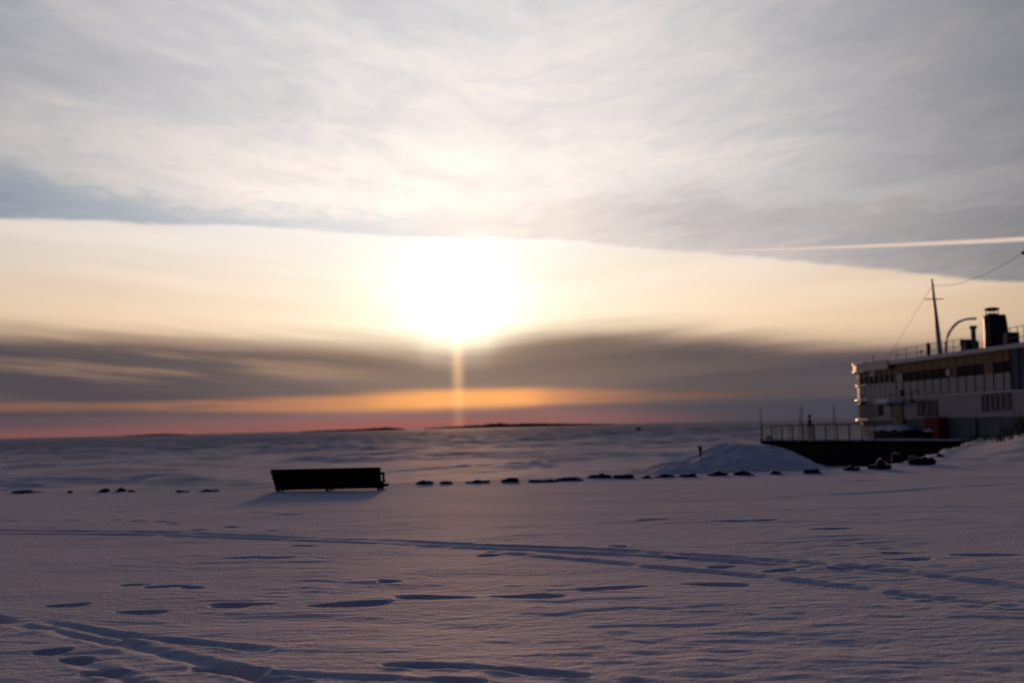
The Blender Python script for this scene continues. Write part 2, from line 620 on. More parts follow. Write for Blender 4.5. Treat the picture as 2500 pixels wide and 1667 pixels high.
# holes left by boots: (x, y, width) read off the photograph
PRINTS = [(560, 1386, 125, .12), (805, 1383, 150, .15), (1000, 1367, 152, .15), (1212, 1363, 138, .15), (1405, 1343, 135, .12), (1645, 1335, 122, .13),
          (1950, 1303, 80, .10), (2085, 1283, 95, .11), (2265, 1272, 118, .13), (325, 1403, 95, .10), (385, 1345, 85, .06), (440, 1347, 50, .05), (310, 1342, 60, .05),
          (155, 1388, 80, .07), (895, 1332, 34, .05), (1905, 1212, 90, .07), (1500, 1192, 70, .06), (1680, 1195, 80, .06), (1760, 1194, 60, .05), (1420, 1252, 40, .05), (2060, 1268, 60, .05),
          (20, 1197, 34, .06), (95, 1196, 34, .06), (160, 1197, 48, .07), (265, 1195, 30, .06), (315, 1198, 32, .06), (375, 1199, 40, .07), (395, 1203, 26, .06),
          (460, 1219, 30, .05), (530, 1211, 26, .05), (630, 1218, 24, .05), (590, 1177, 40, .07), (660, 1182, 60, .06), (270, 1173, 50, .04), (400, 1176, 60, .04),
          (175, 1512, 70, .10), (245, 1540, 95, .10), (120, 1495, 55, .08), (510, 1532, 130, .13), (560, 1540, 100, .08),
          (1130, 1272, 60, .05), (1560, 1275, 70, .05), (1660, 1297, 60, .05), (1790, 1306, 70, .06), (700, 1253, 60, .04), (560, 1280, 90, .03), (640, 1279, 80, .03)]
# grooves of sledge runners: polyline, half width in m, depth
TRACKS = [([(-60, 1219), (300, 1223), (600, 1230), (900, 1240), (1150, 1252), (1450, 1262), (1700, 1280), (1950, 1300), (2200, 1325), (2420, 1350)], .17, .040),
          ([(-60, 1228), (300, 1229), (600, 1237), (900, 1249), (1150, 1259), (1400, 1270), (1650, 1285), (1800, 1296)], .15, .040),
          ([(1130, 1266), (1350, 1282), (1500, 1297), (1700, 1313), (1800, 1325), (1950, 1343), (2100, 1362), (2250, 1380), (2420, 1398)], .16, .042),
          ([(1160, 1250), (1450, 1266), (1600, 1276), (1760, 1284)], .10, .03),
          ([(-60, 1412), (60, 1432), (180, 1455), (330, 1490), (430, 1512), (560, 1545), (700, 1590)], .14, .055),
          ([(110, 1425), (200, 1442), (300, 1462), (420, 1473), (600, 1490)], .11, .04),
          ([(200, 1520), (270, 1548), (340, 1575), (400, 1600)], .12, .055),
          ([(560, 1552), (760, 1560), (900, 1566), (1100, 1572)], .08, .04),
          ([(900, 1527), (1050, 1535), (1180, 1545), (1330, 1556)], .09, .05),
          ([(640, 1545), (780, 1553), (900, 1560)], .10, .05),
          ([(560, 1414), (760, 1420), (940, 1430), (1100, 1438)], .16, .012),
          ([(900, 1470), (1150, 1478), (1400, 1490), (1650, 1505)], .2, .014),
          ([(1500, 1470), (1700, 1478), (1950, 1480)], .2, .016),
          ([(1850, 1110), (2000, 1103), (2200, 1100), (2400, 1095)], .3, .03),
          ([(1800, 1140), (2050, 1128), (2300, 1112), (2420, 1108)], .3, .03)]
PR = [(gp(x, y), w) + (d,) for x, y, w, d in PRINTS]
TR = [([gp(*p) for p in pl], hw * (0.62 if d > 0.025 else 1.0), d) for pl, hw, d in TRACKS]


def seg_dist(x, y, a, b):
    ax, ay = a
    bx, by = b
    L2 = (bx - ax) ** 2 + (by - ay) ** 2
    t = np.clip(((x - ax) * (bx - ax) + (y - ay) * (by - ay)) / L2, 0, 1)
    return np.hypot(x - ax - t * (bx - ax), y - ay - t * (by - ay))


SHORE = [(-400, 41), (-60, 40), (-16, 39.4), (-6, 39.2), (4, 39.6), (9, 40.2), (11.6, 42.5), (14.5, 47), (18.3, 56), (21.2, 63), (25.3, 73), (28.8, 81), (40, 84), (400, 86)]
BXS, BYS = [9, 11.6, 14.5, 18.3, 21.2, 25.3, 28.8, 34], [38, 42.5, 47, 56, 63, 73, 81, 95]
SX = np.array([p[0] for p in SHORE])
SY = np.array([p[1] for p in SHORE])


def land_z(x, y, r):
    near = 1 - sstep(20, 60, r)
    z = 0.045 * perlin(x / 9.0, y / 7.0, 1) + 0.030 * perlin(x / 3.4, y / 2.4, 2)
    wx = x + 0.5 * perlin(x / 2.0, y / 2.0, 11)
    rip = perlin(wx / 1.15 + y * 0.12, y / 0.62, 3)
    z += 0.013 * rip * (0.5 + 0.9 * sstep(-0.3, 0.5, perlin(x / 6.0, y / 5.0, 4)))
    crust = perlin(wx / 0.46, y / 0.26, 6)
    z += 0.020 * np.abs(crust) * sstep(0.0, 0.35, perlin(x / 2.7, y / 2.1, 7)) * (1 - sstep(18, 36, r))
    pm = sstep(0.05, 0.30, perlin(x / 3.1, y / 2.6, 7)) * (1 - sstep(16, 30, r))
    z += 0.008 * sstep(-0.02, 0.14, perlin(wx / 0.75, y / 0.34, 13)) * pm
    z += 0.005 * sstep(0.10, 0.24, perlin(wx / 1.9, y / 0.55, 14)) * sstep(-0.1, 0.2, perlin(x / 4.0, y / 3.0, 18)) * (1 - sstep(20, 40, r))
    z += 0.006 * perlin(wx / 0.24, y / 0.12, 8) * (1 - sstep(9, 20, r))
    for i, ((cx, cy), w, d) in enumerate(PR):
        m = (np.abs(x - cx) < 2.0) & (np.abs(y - cy) < 2.0)
        if not m.any():
            continue
        mpp = math.hypot(cx, cy) / (FPX * 2352 / 2500)
        rx = max(w * mpp * 0.5, 0.12)
        ry = min(max(rx * 0.40, 0.10), 0.20)
        sk = 0.25 * math.sin(i * 2.1)
        dx, dy = x[m] - cx, y[m] - cy - sk * (x[m] - cx)
        wob = 0.12 * perlin(x[m] * 5, y[m] * 5, 20 + i)
        ryy = np.where(dy > 0, ry * 0.75, ry * 1.35)
        tail = 1 + 0.35 * np.clip(dx / rx * (1 if i % 2 else -1), -1, 1)
        q = np.sqrt((dx / (rx * 0.98)) ** 2 + (dy / (ryy * tail)) ** 2) + wob
        z[m] += -d * 1.9 * np.exp(-1.5 * np.clip(q, 0, 3) ** 3) + 0.006 * np.exp(-((q - 1.25) / 0.25) ** 2)
    for i, (pl, hw, d) in enumerate(TR):
        xs, ys = [p[0] for p in pl], [p[1] for p in pl]
        m = (x > min(xs) - 2) & (x < max(xs) + 2) & (y > min(ys) - 2) & (y < max(ys) + 2)
        if not m.any():
            continue
        xm, ym = x[m], y[m]
        dd = np.full(xm.shape, 1e9)
        for a, b in zip(pl[:-1], pl[1:]):
            dd = np.minimum(dd, seg_dist(xm, ym, a, b))
        dd = dd + 0.05 * perlin(xm * 2.2, ym * 2.2, 40 + i)
        br = 0.62 + 0.7 * perlin(xm * 0.8, ym * 0.8, 60 + i) + 0.5 * perlin(xm * 3.1, ym * 3.1, 80 + i)
        z[m] += np.clip(br, 0.12, 1.1) * (-d * 0.95 * np.exp(-(dd / (hw * 0.95)) ** 2) + d * 0.2 * np.exp(-((dd - hw * 1.9) / (hw * 0.6)) ** 2))
    # bank that rises towards the moored ship
    z += 0.10 * sstep(9, 16, x) * sstep(38, 46, y) + 0.62 * sstep(0.6, 4.6, x - np.interp(y, BYS, BXS)) * sstep(43, 56, y)
    z += (0.13 * perlin(x / 2.2, y / 3.0, 15) + 0.08 * perlin(x / 0.9, y / 1.4, 16)) * sstep(12, 17, x) * sstep(38, 46, y)
    # shoreline
    sy = np.interp(x, SX, SY) + 0.5 * perlin(x / 3.0, y * 0 + 3.3, 9) + 0.25 * perlin(x / 0.9, y * 0 + 1.3, 10)
    lip = 0.05 * np.exp(-((y - sy + 0.8) / 0.9) ** 2) * (0.6 + perlin(x / 1.7, y * 0 + 8.0, 12))
    z += lip
    z -= 3.6 * sstep(-0.2, 4.5, y - sy)
    return z


az_d = np.linspace(-24.5, 24.5, 960)
az_all = np.concatenate([np.linspace(-180, -25, 70), az_d, np.linspace(25, 180, 70)])
rad_l = np.concatenate([np.linspace(0.01, 6.5, 40), np.geomspace(6.7, 47, 720), np.geomspace(47.4, 110, 120), np.geomspace(115, 4000, 25)])
snowfield = sheet('snowfield', M['snow'], az_all, rad_l, land_z, keep=lambda c: c[:, 2] > LAKE_Z - 0.5)
tag(snowfield, 'wind crusted snow field with boot holes and sledge grooves', None, None, 'structure')


LK = [([on_z(x, y, LAKE_Z) for x, y in pl], hw, h) for pl, hw, h in (
    ([(240, 1202), (327, 1196), (660, 1177.5), (936, 1152.5), (1191, 1136), (1400, 1121.5), (1701, 1101.5), (1850, 1090)], .55, .17),
    ([(560, 1196), (936, 1163), (1191, 1151), (1400, 1133), (1600, 1123), (1720, 1116)], .5, .10),
    ([(936, 1186), (1100, 1178), (1300, 1160)], .5, .07))]


def lake_z(x, y, r):
    z = LAKE_Z + 0.0 * x
    f = 1 - sstep(2500, 6000, r)
    wx = x + 5 * perlin(x / 18, y / 18, 31)
    patch = sstep(-0.35, 0.45, perlin(x / 60, y / 45, 33))
    rough = sstep(-0.12, 0.30, perlin(x / 24, y / 34, 33) + 0.6 * perlin(x / 8, y / 13, 37)) 
    far = sstep(110, 420, r)
    rough = rough + (1 - rough) * 0.75 * far
    z += f * (0.22 * perlin(wx / 34, y / 19, 32) + (0.26 + 0.7 * sstep(120, 350, r)) * perlin(wx / 11, y / 7, 34) * rough)
    z += f * 0.34 * perlin(wx / 4.6, y / 3.0, 35) * rough * (1 - sstep(350, 900, r))
    z += f * 1.1 * perlin(wx / 55, y / 26, 36) * sstep(150, 600, r)
    for i, (pl, hw, h) in enumerate(LK):
        m = (y > 70) & (y < 260) & (np.abs(x) < 60)
        xm, ym = x[m], y[m]
        dd = np.full(xm.shape, 1e9)
        for a, b in zip(pl[:-1], pl[1:]):
            dd = np.minimum(dd, seg_dist(xm, ym, (a.x, a.y), (b.x, b.y)))
        z[m] += h * np.exp(-(dd / hw) ** 2) * np.clip(0.75 + 0.6 * perlin(xm / 4, ym / 4, 50 + i), 0.1, 1.2)
    return z


az_k = np.concatenate([np.linspace(-180, -28, 60), np.linspace(-26, 26, 640), np.linspace(28, 180, 60)])
rad_k = np.concatenate([np.linspace(36, 80, 20), np.geomspace(80.5, 1500, 640), np.geomspace(1520, 40000, 90)])
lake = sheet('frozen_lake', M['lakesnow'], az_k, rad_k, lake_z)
tag(lake, 'snow covered lake ice reaching to the horizon', None, None, 'structure')


# ------------------------------------------------------------------ far wooded shores
def island(x0, x1, prof, depth, label, thick=350, seed=1):
    """low wooded island seen on the horizon; prof: (px, height in px)"""
    r = np.random.RandomState(seed)
    n = 260
    px = np.linspace(x0, x1, n)
    h = np.interp(px, [p[0] for p in prof], [p[1] for p in prof])
    h = (h + 0.5) * (0.82 + 0.36 * r.rand(n)) * depth / FPX + 0.3
    h[0] = h[-1] = 0.2
    hor = [1070 - 0.024 * p for p in px]
    mb = MB()
    vs, fs = [], []
    for i in range(n):
        b = on_y(px[i], hor[i], depth)
        for k, (dy, hh) in enumerate(((0, -1.0), (15, 0.86 * h[i]), (60 + 60 * r.rand(), h[i]), (thick * 0.6, 0.95 * h[i] * (0.8 + 0.3 * r.rand())), (thick, -1.0))):
            vs.append((b.x * (1 + dy / depth), depth + dy, LAKE_Z + hh))
    for i in range(n - 1):
        for k in range(4):
            a = i * 5 + k
            fs.append((a, a + 5, a + 6, a + 1))
    o = mb.add(vs, fs).build('wooded_island', 'forest')
    return tag(o, label, None, None, 'stuff')


island(735, 990, [(735, 1.5), (800, 3.0), (880, 4.0), (945, 6.5), (990, 1.5)], 5200, 'low dark wooded island on the horizon left of the light pillar', seed=2)
island(1035, 1500, [(1035, 1.5), (1110, 4.5), (1180, 7.0), (1222, 9.5), (1250, 7), (1285, 8), (1330, 6.5), (1400, 4.5), (1500, 1.2)], 5600, 'longer dark wooded island on the horizon right of the light pillar', seed=3)
island(300, 460, [(300, 1.2), (370, 3.0), (410, 3.2), (460, 1.0)], 6200, 'faint thin wooded strip on the far left horizon', seed=4)

# ------------------------------------------------------------------ bench
bl, br_ = on_z(676, 1198.5, 0.0), on_z(929, 1195.5, 0.0)
BY = (bl.y + br_.y) / 2
by_t = on_y(660, 1146, BY), on_y(931, 1140, BY)
BW = by_t[1].x - by_t[0].x
BH = (by_t[0].z + by_t[1].z) / 2
bench = empty('park_bench', ((by_t[0].x + by_t[1].x) / 2, BY, 0.0), math.atan2(br_.y - bl.y, br_.x - bl.x) * 0.3)
tag(bench, 'dark wooden bench half sunk in the snow, its back to the camera', 'bench')
hx = BW / 2
lean = -0.16                                       # the back leans towards the camera
zb, zt = 0.035, BH
nsl = 4
ph = (zt - zb) / nsl
for k in range(nsl):
    z0, z1 = zb + k * ph, zb + (k + 1) * ph + 0.004
    y0, y1 = lean * (z0 - 0.1) + 0.004 * (k % 2), lean * (z1 - 0.1) + 0.004 * (k % 2)
    xl = hx - (0.10 - 0.11 * k / (nsl - 1)) * 1.0
    xa, xb = -hx + (0.11 * (nsl - 1 - k) / (nsl - 1)) * 0.9, hx
    MB().add([(xa, y0, z0), (xb, y0, z0), (xb, y0 + 0.05, z0), (xa, y0 + 0.05, z0), (xa, y1, z1), (xb, y1, z1), (xb, y1 + 0.05, z1), (xa, y1 + 0.05, z1)],
             [(0, 3, 2, 1), (4, 5, 6, 7), (0, 1, 5, 4), (1, 2, 6, 5), (2, 3, 7, 6), (3, 0, 4, 7)]).build('back_slat', 'black_wood', bench)
for k in range(4):
    y = 0.12 + 0.135 * k
    MB().box(-hx + 0.08, hx + 0.02, y, y + 0.125, 0.16 + 0.006 * k, 0.20 + 0.006 * k).build('seat_slat', 'black_wood', bench, bevel=0.006)
for i, x in enumerate((-hx + 0.16, 0.02, hx - 0.07)):
    fr = MB()
    fr.tube([(x, 0.08, -0.3), (x, 0.07, 0.1), (x, lean * 0.45 + 0.07, zt - 0.03)], 0.035, 6)
    fr.build('back_post', 'black_wood', bench)
    MB().tube([(x, 0.05, -0.3), (x, 0.04, 0.12)], 0.045, 6).build('leg', 'black_wood', bench)
    MB().tube([(x, 0.60, -0.3), (x, 0.62, 0.17)], 0.045, 6).build('leg', 'black_wood', bench)
    MB().box(x - 0.04, x + 0.04, 0.02, 0.68, 0.10, 0.155).build('seat_bearer', 'black_wood', bench)
for sx in (-1, 1):
    x = sx * (hx - 0.045) + (0.06 if sx < 0 else 0.0)
    a = MB().tube([(x, -0.02, 0.40), (x, 0.35, 0.42), (x, 0.66, 0.40)], 0.04, 6)
    a.tube([(x, 0.64, 0.17), (x, 0.66, 0.40)], 0.035, 6)
    a.build('armrest', 'black_wood', bench)
    MB().box(x - 0.05, x + 0.09, 0.55, 0.98, 0.05, 0.13).build('foot', 'black_wood', bench, bevel=0.01)

# ------------------------------------------------------------------ boulders along the shore
GROUP_R = 'boulders along the snowy shoreline'


def land_at(x, y):
    a = np.array([[float(x)]])
    b = np.array([[float(y)]])
    return float(land_z(a, b, np.hypot(a, b))[0, 0])


def on_land(px, py, far):
    """first point where the line of sight meets the snow field, else its point at distance far"""
    d = ray(px, py)
    yy = np.linspace(30, far, 300)
    t = yy / d.y
    xx, zz = d.x * t, EYE + d.z * t
    lz = land_z(xx[None, :], yy[None, :], np.hypot(xx, yy)[None, :])[0]
    k = np.nonzero(zz < lz)[0]
    return float(yy[k[0]]) if len(k) else far


def boulder(px, py, w, h, y, label, seed, zoff=0.0):
    """px, py: middle of the dark lump; w, h: size in photograph pixels; y: largest distance"""
    r = random.Random(seed)
    y = on_land(px, py + h * 0.45, y)
    c = on_y(px, py, y)
    m = y / FPX
    rx, rz = w * m * (0.50 + 0.12 * r.random()), max(h * m * (0.85 + 0.3 * r.random()), 0.08)
    ry = max(rx * 0.7, 0.2)
    bm = bmesh.new()
    bmesh.ops.create_icosphere(bm, subdivisions=3, radius=1)
    o3 = Vector((seed * 3.1, seed * 1.7, 0))
    from mathutils import noise as mn
    for v in bm.verts:
        d = v.co.normalized()
        k = 0.92 + 0.55 * mn.noise(d * 1.4 + o3) + 0.30 * mn.noise(d * 3.1 + o3)
        v.co = d * k
        v.co.x *= rx
        v.co.y *= ry
        v.co.z = v.co.z * rz if v.co.z > 0 else v.co.z * (rz + 0.45)
    root = empty('boulder', (c.x, y, c.z - rz * 0.62))
    me = bpy.data.meshes.new('stone')
    bm.to_mesh(me)
    me.materials.append(M['rock'])
    ob = bpy.data.objects.new('stone', me)
    COL.objects.link(ob)
    ob.parent = root
    cap = [f for f in bm.faces if f.normal.z > 0.62 and f.calc_center_median().y > -ry * 0.3]
    if cap:
        keep = set(cap)
        bmesh.ops.delete(bm, geom=[f for f in bm.faces if f not in keep], context='FACES')
        bmesh.ops.translate(bm, verts=bm.verts, vec=(0, 0.02, 0.012))
        ex = bmesh.ops.extrude_face_region(bm, geom=list(bm.faces))
        vv = [e for e in ex['geom'] if isinstance(e, bmesh.types.BMVert)]
        bmesh.ops.translate(bm, verts=vv, vec=(0, 0, -0.05))
        me2 = bpy.data.meshes.new('snow_cap')
        bm.to_mesh(me2)
        me2.materials.append(M['capsnow'])
        me2.polygons.foreach_set('use_smooth', [True] * len(me2.polygons))
        o2 = bpy.data.objects.new('snow_cap', me2)
        COL.objects.link(o2)
        o2.parent = root
    bm.free()
    tag(root, label, 'boulder', GROUP_R)
    return root


ORD = ['first', 'second', 'third', 'fourth', 'fifth', 'sixth', 'seventh', 'eighth', 'ninth', 'tenth', 'eleventh', 'twelfth']
LEFTR = [(512, 1197, 50, 5), (446, 1199, 32, 4), (321, 1198, 18, 5), (295, 1195, 24, 9), (256, 1196, 32, 10), (172, 1200, 11, 6), (68, 1199, 62, 6)]
for i, (px, py, w, h) in enumerate(LEFTR):
    boulder(px, py, w, h, 40.0, f'flat snowed-in boulder at the shore edge, {ORD[i]} leftwards from the bench', 100 + i)
MIDR = [(1038, 1176, 38, 11), (1091, 1177, 36, 7), (1164, 1175, 50, 7), (1244, 1171, 52, 13), (1324, 1173, 56, 8), (1392, 1168, 52, 10), (1464, 1161, 52, 12), (1524, 1161, 56, 12)]
for i, (px, py, w, h) in enumerate(MIDR):
    boulder(px, py, w, h, 40.2, f'dark low boulder on the shore edge, {ORD[i]} rightwards from the bench', 120 + i)
MNDR = [(1578, 1163, 20, 8), (1619, 1161, 46, 8), (1680, 1160, 46, 8), (1754, 1155, 42, 12), (1816, 1154, 46, 12), (1890, 1152, 24, 12), (1983, 1148, 42, 14)]
for i, (px, py, w, h) in enumerate(MNDR):
    boulder(px, py, w, h, 41.2, f'dark boulder at the foot of the tall snow mound, {ORD[i]} from its left end', 140 + i)
boulder(2078, 1142, 34, 14, 45.0, 'small dark boulder under the black terrace wall, left of the snowy hummocks', 160)
boulder(2150, 1134, 50, 24, 46.0, 'jagged dark boulder poking through the snow hummock below the terrace', 161)
boulder(2190, 1120, 34, 22, 47.5, 'upright dark boulder beside the jagged one below the terrace', 162)
boulder(2256, 1124, 62, 24, 47.0, 'largest smooth black boulder on the bank below the ship', 163)
boulder(2226, 1116, 26, 8, 51.0, 'thin dark boulder just above the largest black boulder', 165)
boulder(2294, 1110, 20, 9, 51.0, 'small dark boulder up the bank right of the largest one', 164)

# ------------------------------------------------------------------ snow mound on the shore
OUT = [(1545, 1172), (1562, 1158), (1592, 1142), (1640, 1130), (1690, 1120), (1703, 1112), (1722, 1096), (1756, 1087), (1800, 1085), (1850, 1086), (1890, 1090), (1925, 1100), (1960, 1122), (2000, 1140), (2040, 1152)]


def make_mound():
    yc = 47.0
    pts = [on_y(px, py, yc) for px, py in OUT]
    xs = np.array([p.x for p in pts])
    zs = np.array([p.z for p in pts])
    nx, ny = 240, 130
    gx = np.linspace(xs[0] - 0.4, xs[-1] + 0.6, nx)
    gy = np.linspace(yc - 5.5, yc + 7.0, ny)
    Xg, Yg = np.meshgrid(gx, gy)
    base = -0.45
    top = np.interp(Xg, xs, zs, left=base, right=base)
    k = 0.35
    tops = sum(np.interp(Xg + d, xs, zs, left=base, right=base) for d in np.linspace(-k, k, 9)) / 9
    t = (Yg - yc) / np.where(Yg < yc, 5.2, 6.5)
    prof = np.clip(1 - np.abs(t) ** 1.7, 0, 1)
    z = base + (tops - base) * prof
    # lower front lobe to the left
    c = on_y(1655, 1135, 44.0)
    lob = np.exp(-(((Xg - c.x) / 1.35) ** 2 + ((Yg - 44.0) / 1.6) ** 2))
    z = np.maximum(z, base + (c.z - base) * lob ** 0.6)
    z += 0.20 * perlin(Xg / 1.1, Yg / 1.3, 71) * prof + 0.09 * perlin(Xg / 0.45, Yg / 0.5, 72) * prof ** 0.5 + 0.03 * perlin(Xg / 0.18, Yg / 0.2, 73) * prof ** 0.5
    co = np.stack([Xg, Yg, z - 0.35 * (prof <= 0)], -1).reshape(-1, 3)
    fs = [(j * nx + i, j * nx + i + 1, (j + 1) * nx + i + 1, (j + 1) * nx + i) for j in range(ny - 1) for i in range(nx - 1)]
    return MB().add(co.tolist(), fs).build('snow_mound', 'snow', None, smooth=True)


mound = make_mound()
tag(mound, 'tall smooth snow mound in shade between the boulders and terrace', 'snow mound')


# ------------------------------------------------------------------ bare shrubs
def shrub(x, y, z, h, n, seed, label):
    r = random.Random(seed)
    mb = MB()

    def grow(p, d, L, rad, lev):
        q = p + d * L * 0.5 + Vector((r.gauss(0, .04), r.gauss(0, .04), 0)) * L
        e = p + d * L
        mb.tube([p, q, e], [rad, rad * 0.8, rad * 0.5], 4, False)
        if lev:
            for _ in range(r.choice((2, 3, 3))):
                t = r.uniform(0.4, 1.0)
                nd = (d + Vector((r.gauss(0, .45), r.gauss(0, .45), r.uniform(-.1, .4)))).normalized()
                grow(p + d * L * t, nd, L * r.uniform(0.4, 0.65), rad * 0.55, lev - 1)
    for _ in range(n):
        d = Vector((r.gauss(0, .33), r.gauss(0, .33), 1)).normalized()
        grow(Vector((r.gauss(0, .12), r.gauss(0, .12), -0.1)), d, h * r.uniform(0.35, 0.6), 0.016, 2)
    o = mb.build('bare_shrub', 'twig')
    o.location = (x, y, z)
    return tag(o, label, 'shrub', 'bare shrubs along the ship')


for i, (px, py, yy, h, n, lab) in enumerate([
        (2345, 1062, 74, 0.8, 9, 'bare dark shrub by the ship wall right of the red cabinet'),
        (2382, 1058, 72, 0.9, 10, 'bare dark shrub by the ship wall, second right of the red cabinet'),
        (2402, 1056, 70, 0.9, 8, 'bare dark shrub in front of the three large cabin windows'),
        (2428, 1052, 66, 0.7, 6, 'small bare shrub on the crest of the bank'),
        (2442, 1054, 62, 0.8, 8, 'low bare shrub on the bank left of the tall twiggy one'),
        (2470, 1058, 58, 1.6, 12, 'tall twiggy bare shrub on the bank by the right edge'),
        (2496, 1054, 58, 1.5, 12, 'tall bare shrub cut by the right edge of view'),
        (2300, 1084, 66, 0.6, 8, 'bare twigs sticking out of the snow below the red cabinet'),
        (2352, 1086, 60, 0.5, 7, 'short bare twigs on the snow bank below the ship wall')]):
    p = on_y(px, py, yy)
    shrub(p.x, yy, land_at(p.x, yy), h, n, 300 + i, lab)

# dry stalk on the mound shoulder
st = on_y(1710, 1106, 45.5)
mb = MB()
for k in range(7):
    a = k * 0.9
    mb.tube([(0, 0, -0.15), (0.03 * math.cos(a), 0.03 * math.sin(a), 0.1), (0.06 * math.cos(a), 0.06 * math.sin(a), 0.2 + 0.03 * (k % 3))], [0.02, 0.02, 0.012], 5)
o = mb.build('dry_stalk', 'twig')
o.location = st
tag(o, 'short dark tuft of dry stalks on the shoulder of the snow mound', 'stalks')

# ------------------------------------------------------------------ hut on the ice
hp = on_z(1559, 1052.5, LAKE_Z)
hut = empty('fishing_hut', (hp.x, hp.y, LAKE_Z - 0.2), 0.2)
hs = hp.y / FPX
w2, hh = 5.0 * hs, 9.0 * hs
MB().box(-w2, w2, -w2, w2, 0, hh).build('wall', 'hut', hut)
MB().add([(-w2 * 1.08, -w2 * 1.08, hh + .01), (w2 * 1.08, -w2 * 1.08, hh + .01), (w2 * 1.08, w2 * 1.08, hh + .01), (-w2 * 1.08, w2 * 1.08, hh + .01), (0, -w2 * 1.08, hh * 1.22), (0, w2 * 1.08, hh * 1.22)],
         [(0, 3, 2, 1), (0, 1, 4), (2, 3, 5), (1, 2, 5, 4), (3, 0, 4, 5)]).build('roof', 'hut', hut)
MB().box(-w2 * .35, w2 * .35, -w2 - .05, -w2 - .005, 0.1, hh * .8).build('door', 'black_wood', hut)
tag(hut, 'tiny dark hut standing alone far out on the lake ice', 'hut')


# ------------------------------------------------------------------ moored ship
F0 = on_y(2089, 1019, 104.0)
N0 = on_y(2500, 1010, 76.0)
es = Vector((N0.x - F0.x, N0.y - F0.y, 0)).normalized()      # along the side, towards the camera
ew = Vector((-es.y, es.x, 0))                                # inboard
ship = empty('moored_ship', (F0.x, F0.y, 0), math.atan2(es.y, es.x))
tag(ship, 'white two-storey ship with mast and dark funnel moored on the right', 'ship')
SHM = Matrix.Translation((F0.x, F0.y, 0)) @ Matrix.Rotation(math.atan2(es.y, es.x), 4, 'Z')


def sw(px, py, w=0.0):
    """photograph pixel on the upright plane w metres inboard of the ship's side: (s, z)"""
    d = ray(px, py)
    o = Vector((0, 0, EYE))
    p0 = Vector((F0.x, F0.y, 0)) + ew * w
    t = (p0 - o).dot(ew) / d.dot(ew)
    p = o + d * t
    return (p - p0).dot(es), p.z


BEAM = 9.0
STERN = 46.0
RX, RY = 3.4, BEAM / 2
SC = 1.3                                                     # where the side starts to curve into the bow


def plan(off=0.0, s_end=STERN, ny=14):
    """outline of the house: rounded front, straight sides"""
    pts = []
    for k in range(ny + 1):
        a = math.pi * k / ny
        pts.append((SC - (RX + off) * abs(math.sin(a)) ** 0.9, RY - (RY + off) * math.cos(a)))
    return [(s_end, -off)] + pts + [(s_end, BEAM + off)]


def ring(name, off, z0, z1, m, s_end=STERN, parent=ship):
    p = plan(off, s_end)
    return MB().prism(p[::-1], z0, z1).build(name, m, parent)


ROOF = 5.72
ring('hull', 0.25, LAKE_Z - 0.6, -0.02, 'black_paint')
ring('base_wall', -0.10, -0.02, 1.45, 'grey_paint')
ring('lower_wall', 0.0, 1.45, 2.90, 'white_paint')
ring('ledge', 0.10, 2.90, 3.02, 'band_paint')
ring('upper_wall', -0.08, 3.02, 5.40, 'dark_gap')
roof = ring('roof', 0.22, 5.44, ROOF - 0.07, 'band_paint')
ring('snow_cover', 0.16, ROOF - 0.07, ROOF, 'capsnow', parent=roof)
# raised fascia round the front of the house
fp = plan(0.30, 8.0)
fi = plan(0.20, 8.0)
n_ = len(fp)
mb = MB()
vs = [(x, y, z) for x, y, z in [(a[0], a[1], 5.14) for a in fp] + [(a[0], a[1], 5.82) for a in fp] + [(a[0], a[1], 5.82) for a in fi] + [(a[0], a[1], 5.14) for a in fi]]
fs = []
for i in range(n_ - 1):
    for k in range(4):
        a, b = k * n_ + i, ((k + 1) % 4) * n_ + i
        fs.append((a, a + 1, b + 1, b))
fs += [(0, n_, 2 * n_, 3 * n_), (n_ - 1, 4 * n_ - 1, 3 * n_ - 1, 2 * n_ - 1)]
mb.add(vs, fs).build('front_fascia', 'band_paint', ship)


def face_strip(name, s0, s1, z0, z1, m, proud, depth=0.05, parent=ship):
    return MB().box(s0, s1, -proud, -proud + depth, z0, z1).build(name, m, parent)


BAY0, PITCH_B = sw(2185.4, 900)[0], 1.31
nb = 24
nowin = {0, 7, 11, 14}
for k in range(nb):
    s0 = BAY0 + k * PITCH_B
    s1 = s0 + PITCH_B
    # white panel under the window, with a dark joint between panels
    face_strip('wall_panel', s0 + 0.15, s1 - 0.05, 3.03, 4.10, 'white_paint', 0.0, 0.07)
    face_strip('transom_panel', s0 + 0.05, s1 - 0.05, 4.76, 5.43, 'brown_panel', -0.01, 0.06)
    if k in nowin:
        face_strip('side_panel', s0 + 0.05, s1 - 0.05, 4.12, 4.72, 'white_paint' if k in (0, 14) else 'brown_panel', -0.01, 0.06)
    else:
        wn = face_strip('window', s0 + 0.05, s1 - 0.05, 4.12, 4.74, 'window_glass', -0.015, 0.05)
        face_strip('frame', s0 + 0.02, s0 + 0.075, 4.11, 4.75, 'dark_gap', 0.02, 0.09, wn)
        face_strip('sill', s0 + 0.04, s1 - 0.04, 4.08, 4.115, 'dark_gap', 0.03, 0.10, wn)
# lamp between the window groups
sl, zl = sw(2318, 909)
MB().box(sl - .18, sl + .18, -0.14, -0.02, zl - .2, zl + .2).build('wall_light', 'pale_glass', ship)
# big pillar with downpipe beside the last bays
sp_, _ = sw(2474, 900)
MB().box(sp_ - 0.1, sp_ + 0.9, -0.16, 0.05, 3.02, 5.44).build('pillar', 'grey_paint', ship)
MB().tube([(sp_ + 0.2, -0.25, 3.1), (sp_ + 0.2, -0.25, 5.4)], 0.06, 6).build('downpipe', 'dark_metal', ship)


